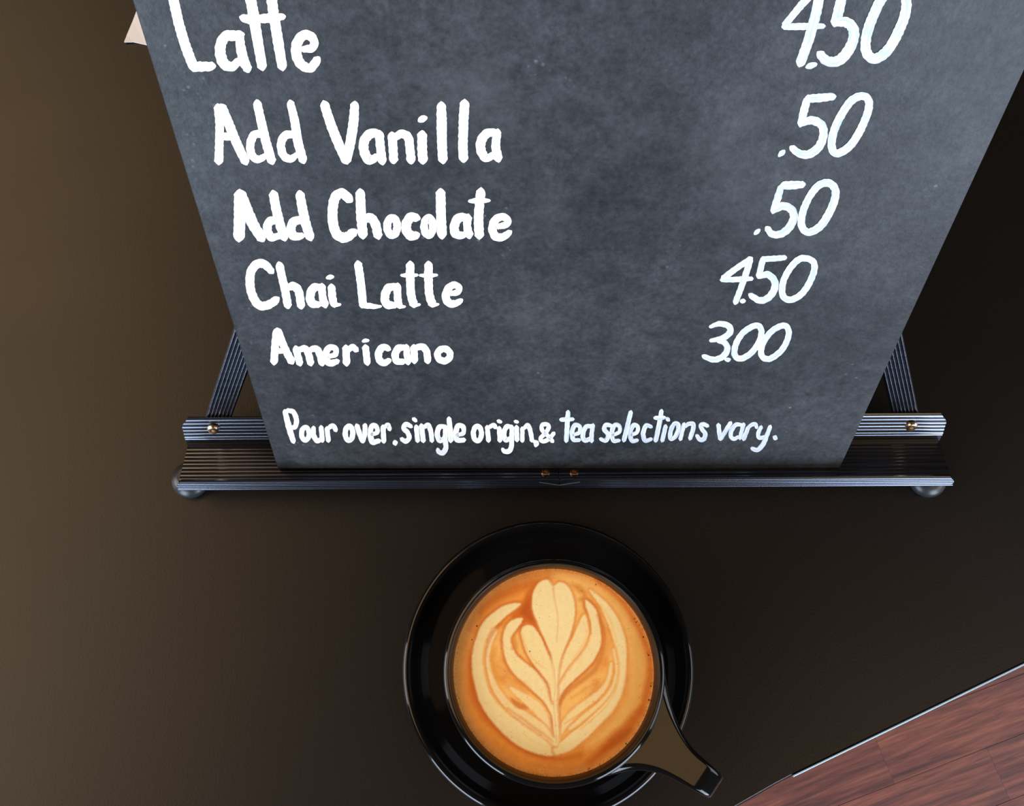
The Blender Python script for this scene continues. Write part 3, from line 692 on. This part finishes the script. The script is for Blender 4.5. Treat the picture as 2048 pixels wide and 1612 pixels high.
def stroke(pts, col, soft=8, alpha=1.0, grow=0):
    q = catmull(pts, 6); m = np.full((N, N), 1e9)
    for a, b in zip(q, q[1:]):
        r = (a[2] + b[2]) / 4 + grow
        x0_, x1_, y0_, y1_ = min(a[0], b[0]) - r - 40, max(a[0], b[0]) + r + 40, min(a[1], b[1]) - r - 40, max(a[1], b[1]) + r + 40
        sx = (PXC[0] > x0_) & (PXC[0] < x1_); sy = (PYC[:, 0] > y0_) & (PYC[:, 0] < y1_)
        if not sx.any() or not sy.any(): continue
        ix = np.ix_(sy, sx); X, Y = QX[ix], QY[ix]
        dx, dy = b[0] - a[0], b[1] - a[1]; L = dx * dx + dy * dy + 1e-9
        t = np.clip(((X - a[0]) * dx + (Y - a[1]) * dy) / L, 0, 1)
        rr = (a[2] + (b[2] - a[2]) * t) / 2 + grow
        m[ix] = np.minimum(m[ix], np.hypot(X - a[0] - t * dx, Y - a[1] - t * dy) - rr)
    blend(col, np.clip(.5 - m / (2 * soft), 0, 1) * alpha)
def poly(pts, col, soft=8, alpha=1.0, grow=0):
    q = catmull(pts, 5, True); n = len(q); inside = np.zeros((N, N), bool); m = np.full((N, N), 1e9)
    for i in range(n):
        a, b = q[i], q[(i + 1) % n]
        dx, dy = b[0] - a[0], b[1] - a[1]; L = dx * dx + dy * dy + 1e-9
        t = np.clip(((QX - a[0]) * dx + (QY - a[1]) * dy) / L, 0, 1)
        m = np.minimum(m, np.hypot(QX - a[0] - t * dx, QY - a[1] - t * dy))
        if abs(dy) > 1e-9: inside ^= ((a[1] > QY) != (b[1] > QY)) & (QX < dx * (QY - a[1]) / dy + a[0])
    sd = np.where(inside, -m, m) - grow
    blend(col, np.clip(.5 - sd / (2 * soft), 0, 1) * alpha)
CREAM = lin(255, 228, 160); LIGHT = lin(255, 194, 104); MID = lin(238, 154, 66); DARK = lin(218, 112, 32); DEEP = lin(186, 84, 26)
RAD = np.hypot(GX, GY)
# rim zone and soft swirls of crema
blend(lin(238, 170, 96), np.clip((RAD - .90) / .05, 0, 1) * .45)
stroke([(430, 690, 30), (500, 570, 50), (620, 490, 60), (760, 440, 50), (790, 420, 30)], DARK, 18, .75)
stroke([(560, 470, 20), (700, 410, 40), (850, 380, 50), (1000, 385, 40), (1120, 440, 30)], DARK, 16, .55)
stroke([(690, 430, 20), (840, 405, 26), (1000, 420, 26), (1090, 450, 16)], lin(226, 140, 66), 10, .8)
stroke([(880, 400, 20), (1000, 440, 60), (1130, 510, 70), (1240, 640, 80), (1300, 800, 90), (1310, 950, 90), (1270, 1080, 80), (1180, 1200, 70), (1060, 1290, 50)], LIGHT, 26, .9)
stroke([(1110, 430, 20), (1220, 520, 24), (1310, 660, 26), (1365, 800, 30), (1378, 930, 36), (1350, 1060, 34), (1318, 1130, 26)], DARK, 12, .8)
stroke([(1325, 1120, 40), (1250, 1215, 60), (1180, 1280, 70), (1120, 1330, 46), (1050, 1390, 30)], DARK, 16, .85)
stroke([(1260, 1220, 20), (1190, 1280, 40), (1130, 1325, 20)], DEEP, 12, .45)
stroke([(425, 820, 30), (425, 950, 36), (455, 1060, 40), (520, 1160, 46), (620, 1250, 48), (740, 1330, 40), (880, 1370, 30), (1000, 1350, 24)], DARK, 16, .8)
stroke([(760, 1400, 20), (900, 1420, 40), (1040, 1400, 30)], lin(222, 136, 60), 20, .6)
# field inside the rosetta
poly([(560, 700), (700, 650), (880, 430), (1050, 520), (1180, 700), (1200, 900), (1120, 1090), (900, 1320), (700, 1200), (560, 1050), (520, 880)], LIGHT, 20, .95)
for x, y, r_, a in ((620, 880, 70, .5), (600, 960, 60, .6), (690, 990, 60, .5), (1130, 880, 60, .5), (1110, 990, 50, .6), (1060, 1060, 50, .4), (1170, 700, 40, .5)):
    stroke([(x - r_ * .4, y - 10, r_ * .8), (x, y, r_), (x + r_ * .3, y + 24, r_ * .7)], MID, 26, a)
# dark pool left of the top leaf
poly([(690, 560), (730, 480), (785, 440), (768, 520), (762, 600), (790, 700), (830, 790), (770, 700), (720, 665), (690, 690), (660, 650), (640, 620)], DARK, 12, 1)
poly([(700, 570), (745, 520), (750, 600), (770, 660), (730, 640), (690, 610)], DEEP, 14, .7)
PET = [
 [(686, 556, 10), (655, 568, 34), (600, 598, 56), (530, 665, 66), (486, 750, 66), (467, 850, 66), (476, 960, 66), (510, 1060, 72), (575, 1145, 88), (660, 1222, 104), (760, 1284, 106), (840, 1322, 70), (880, 1335, 34)],
 [(560, 702, 26), (530, 765, 30), (520, 850, 26), (536, 940, 28), (574, 1030, 34), (640, 1105, 42), (720, 1162, 58), (790, 1205, 60), (845, 1262, 40), (872, 1300, 20)],
 [(694, 640, 14), (672, 656, 40), (640, 690, 54), (620, 750, 40), (640, 840, 58), (690, 905, 84), (750, 955, 92), (800, 1005, 80), (842, 1070, 52), (866, 1140, 30), (876, 1240, 18)],
 [(732, 712, 80), (762, 780, 104), (800, 850, 96), (834, 912, 72), (858, 970, 44), (872, 1060, 24)],
 [(640, 1010, 14), (700, 1050, 40), (770, 1100, 56), (830, 1160, 50), (868, 1230, 26)],
 [(1070, 480, 6), (1104, 515, 26), (1150, 580, 48), (1195, 665, 62), (1222, 760, 58), (1232, 870, 46), (1220, 980, 48), (1180, 1070, 56), (1110, 1150, 62), (1030, 1225, 66), (950, 1290, 66), (885, 1330, 44)],
 [(1046, 536, 8), (1060, 566, 30), (1082, 620, 46), (1094, 700, 50), (1080, 775, 78), (1040, 840, 86), (990, 895, 80), (940, 955, 62), (902, 1012, 42), (882, 1080, 24)],
 [(1036, 622, 12), (1032, 650, 36), (1020, 715, 68), (984, 790, 72), (940, 850, 60), (908, 905, 42), (886, 965, 22)],
 [(1172, 880, 16), (1152, 970, 24), (1090, 1045, 34), (1010, 1105, 40), (940, 1170, 42), (892, 1245, 26)],
 [(1190, 800, 14), (1200, 900, 16), (1180, 1000, 18), (1110, 1085, 22), (1020, 1160, 26), (950, 1215, 24)],
]
EDG = [(DARK, .9, 13), (MID, .8, 9), (DARK, .85, 14), (DARK, .85, 13), (MID, .5, 8), (MID, .85, 11), (DARK, .9, 15), (MID, .9, 12), (MID, .7, 9), (MID, .6, 8)]
order = [0, 5, 1, 9, 8, 4, 2, 6, 7, 3]
for i in order:
    col, al, g = EDG[i]
    stroke(PET[i], col, 9, al, g); stroke(PET[i], CREAM, 6, .96 if i in (0, 2, 3, 5, 6, 7) else .8)
stroke([(590, 670, 16), (545, 715, 14), (512, 790, 16), (500, 880, 16)], DARK, 8, .6)
stroke([(655, 740, 20), (662, 780, 30), (650, 800, 10)], lin(226, 144, 64), 10, .75)
poly([(640, 1055), (680, 1060), (735, 1112), (690, 1115), (655, 1090)], lin(218, 126, 50), 8, .9)
stroke([(1090, 970, 20), (1085, 1000, 34), (1060, 1030, 16)], lin(222, 136, 58), 12, .6)
stroke([(970, 450, 16), (1010, 470, 34), (1040, 500, 20), (1020, 530, 26)], lin(220, 132, 56), 12, .7)
stroke([(1110, 620, 22), (1140, 720, 28), (1125, 830, 30), (1080, 912, 30), (1010, 972, 28), (935, 1030, 24), (898, 1085, 20), (886, 1160, 12)], lin(218, 128, 52), 9, .8)
stroke([(625, 1110, 10), (720, 1180, 14), (800, 1235, 12), (860, 1285, 6)], lin(236, 166, 88), 7, .8)
for pts, cl_, sf, al in (
  ([(505, 760, 10), (498, 880, 16), (520, 980, 14), (570, 1080, 12), (650, 1150, 8)], LIGHT, 7, .8),
  ([(560, 790, 12), (548, 860, 26), (566, 930, 30), (600, 980, 20)], MID, 14, .8),
  ([(580, 900, 20), (630, 930, 34), (600, 960, 26)], lin(232, 140, 58), 16, .55),
  ([(640, 960, 16), (690, 985, 36), (740, 1010, 18)], lin(234, 146, 62), 14, .6),
  ([(600, 1000, 8), (650, 1050, 12), (700, 1080, 8)], LIGHT, 6, .8),
  ([(745, 1040, 8), (800, 1085, 12), (842, 1150, 8)], LIGHT, 6, .7),
  ([(1140, 880, 20), (1160, 780, 26), (1168, 700, 14)], MID, 14, .7),
  ([(1195, 760, 6), (1212, 860, 10), (1204, 980, 10), (1165, 1070, 8), (1090, 1150, 8), (1000, 1220, 6)], LIGHT, 6, .85),
  ([(1120, 560, 8), (1175, 650, 12), (1205, 750, 10)], LIGHT, 8, .6),
  ([(1090, 930, 10), (1120, 900, 22), (1148, 850, 12)], MID, 12, .7),
  ([(960, 1060, 6), (1020, 1020, 12), (1075, 985, 10)], MID, 8, .7),
  ([(930, 1110, 5), (990, 1070, 8), (1060, 1020, 6)], LIGHT, 5, .8),
  ([(920, 1190, 6), (1000, 1140, 8), (1090, 1080, 6)], MID, 6, .6),
  ([(700, 1240, 6), (780, 1290, 8), (850, 1310, 5)], LIGHT, 8, .5),
  ([(1030, 660, 6), (1045, 720, 10), (1015, 790, 12), (965, 860, 8)], LIGHT, 7, .6),
  ([(700, 720, 8), (718, 790, 14), (760, 850, 12), (812, 900, 6)], LIGHT, 8, .6),
  ([(1000, 1310, 10), (1080, 1250, 20), (1160, 1160, 24), (1230, 1060, 18), (1262, 930, 14)], lin(240, 164, 80), 14, .7),
  ([(460, 620, 10), (430, 720, 24), (400, 860, 26), (400, 1000, 20)], lin(242, 166, 84), 16, .7)):
    stroke(pts, cl_, sf, al)
# top leaf
LEAF = [(838, 422), (792, 440), (760, 498), (757, 570), (774, 640), (802, 712), (836, 782), (860, 850), (872, 930), (878, 1000), (892, 900), (918, 820), (952, 742), (976, 664), (986, 585), (976, 505), (944, 456), (902, 436), (874, 452)]
poly(LEAF, DARK, 10, .8, 9); poly(LEAF, CREAM, 6, 1)
stroke([(848, 425, 8), (872, 460, 12), (880, 560, 6), (893, 650, 5), (888, 760, 3)], lin(236, 176, 104), 6, .75)
stroke([(872, 850, 30), (874, 1000, 34), (876, 1150, 26), (878, 1290, 30)], CREAM, 10, .85)
stroke([(868, 900, 3), (874, 1010, 4), (868, 1130, 4), (878, 1290, 4)], lin(232, 172, 100), 4, .6)
# mottling and bubbles
mot = (vnoise(40, 31) - .5) * .07 * (1 - np.clip((IMG[..., 2] - .25) / .1, 0, 1)) + (vnoise(160, 11) - .5) * .05 + (vnoise(60, 12) - .5) * .05 + (vnoise(300, 15) - .5) * .05
IMG = np.clip(IMG * (1 + mot[..., None] * np.array([.8, 1.2, 1.5])), 0, 1)
def dot(x, y, r_, al=.9, col=lin(70, 34, 14)):
    m = np.clip((r_ - np.hypot(PXC - x, PYC - y)) / 1.6 + .3, 0, 1) * al; blend(col, m)
for x, y, r_ in ((1303, 636, 4), (1312, 655, 4), (1318, 650, 2.5), (1326, 672, 3), (1347, 735, 5), (1372, 832, 5), (1366, 822, 3), (1378, 996, 5), (1380, 982, 3), (1366, 1068, 6), (1340, 1165, 4), (1240, 1293, 5), (1300, 1240, 3), (1100, 1398, 3), (1048, 1418, 4), (1040, 1424, 3), (1160, 1378, 3), (1100, 450, 4), (460, 676, 5), (434, 750, 4), (742, 812, 4), (370, 1060, 3)):
    dot(x, y, r_)
for k in range(260):
    t = rs.rand() * 2 * PI; rr = math.sqrt(rs.rand()) * .97 if k % 3 else .93 + .06 * rs.rand()
    dot(867 + 534 * rr * math.cos(t), 912 - 554 * rr * math.sin(t), 1.5 + rs.rand() * 1.6, .25 + .35 * rs.rand(), lin(130, 66, 22))
rimz = np.clip((RAD - .955) / .03, 0, 1) * (vnoise(220, 21) > .62)
blend(lin(150, 84, 36), rimz * .4)
RC = ri + .0012                                                      # the disc runs a hair into the wall
keep = RAD <= RC / CR * 1.0
idx = -np.ones((N, N), int); idx[keep] = np.arange(keep.sum())
NX, NY = GX[keep] * CR, GY[keep] * CR
# stretch the outermost grid points onto the true circle
edge = RAD[keep] > (RC / CR - 4.0 / N)
sf = np.where(edge, RC / np.maximum(RAD[keep] * CR, 1e-9), 1); NX, NY = NX * sf, NY * sf
q = (idx[:-1, :-1] >= 0) & (idx[1:, :-1] >= 0) & (idx[:-1, 1:] >= 0) & (idx[1:, 1:] >= 0)
faces = np.stack([idx[:-1, :-1][q], idx[:-1, 1:][q], idx[1:, 1:][q], idx[1:, :-1][q]], 1)
me = bpy.data.meshes.new('latte')
nv, nf = int(keep.sum()), len(faces)
me.vertices.add(nv); me.vertices.foreach_set('co', np.stack([NX, NY, .00025 * np.clip(((np.hypot(NX, NY) / CR) - .9) / .1, 0, 1) ** 2], 1).astype(np.float32).ravel())
me.loops.add(nf * 4); me.loops.foreach_set('vertex_index', faces.astype(np.int32).ravel())
me.polygons.add(nf); me.polygons.foreach_set('loop_start', np.arange(0, nf * 4, 4, dtype=np.int32)); me.polygons.foreach_set('loop_total', np.full(nf, 4, np.int32))
me.update(); me.validate()
ca = me.color_attributes.new('crema', 'FLOAT_COLOR', 'POINT')
ca.data.foreach_set('color', np.concatenate([IMG[keep], np.ones((nv, 1))], 1).astype(np.float32).ravel())
M_cof, nt, b = mat('latte_surface', rough=.42, spec=.35)
at = nt.nodes.new('ShaderNodeAttribute'); at.attribute_name = 'crema'; nt.links.new(at.outputs['Color'], b.inputs['Base Color'])
lat = link('latte', me, M_cof); me.shade_smooth()
lat.location = (cup_xy.x, cup_xy.y, COF_H)
tag(lat, 'orange-brown latte with a cream leaf pattern filling the black cup', 'coffee')

for nm, p in (('lip top', T(0, 0, LIP)), ('lip bot', T(0, 0, 0)), ('plate top', T(0, BP, BH)), ('plate bot', T(0, BP, SH)), ('shelf back height', T(0, BP - TH, 0))):
    print(nm, proj(p), p.z)
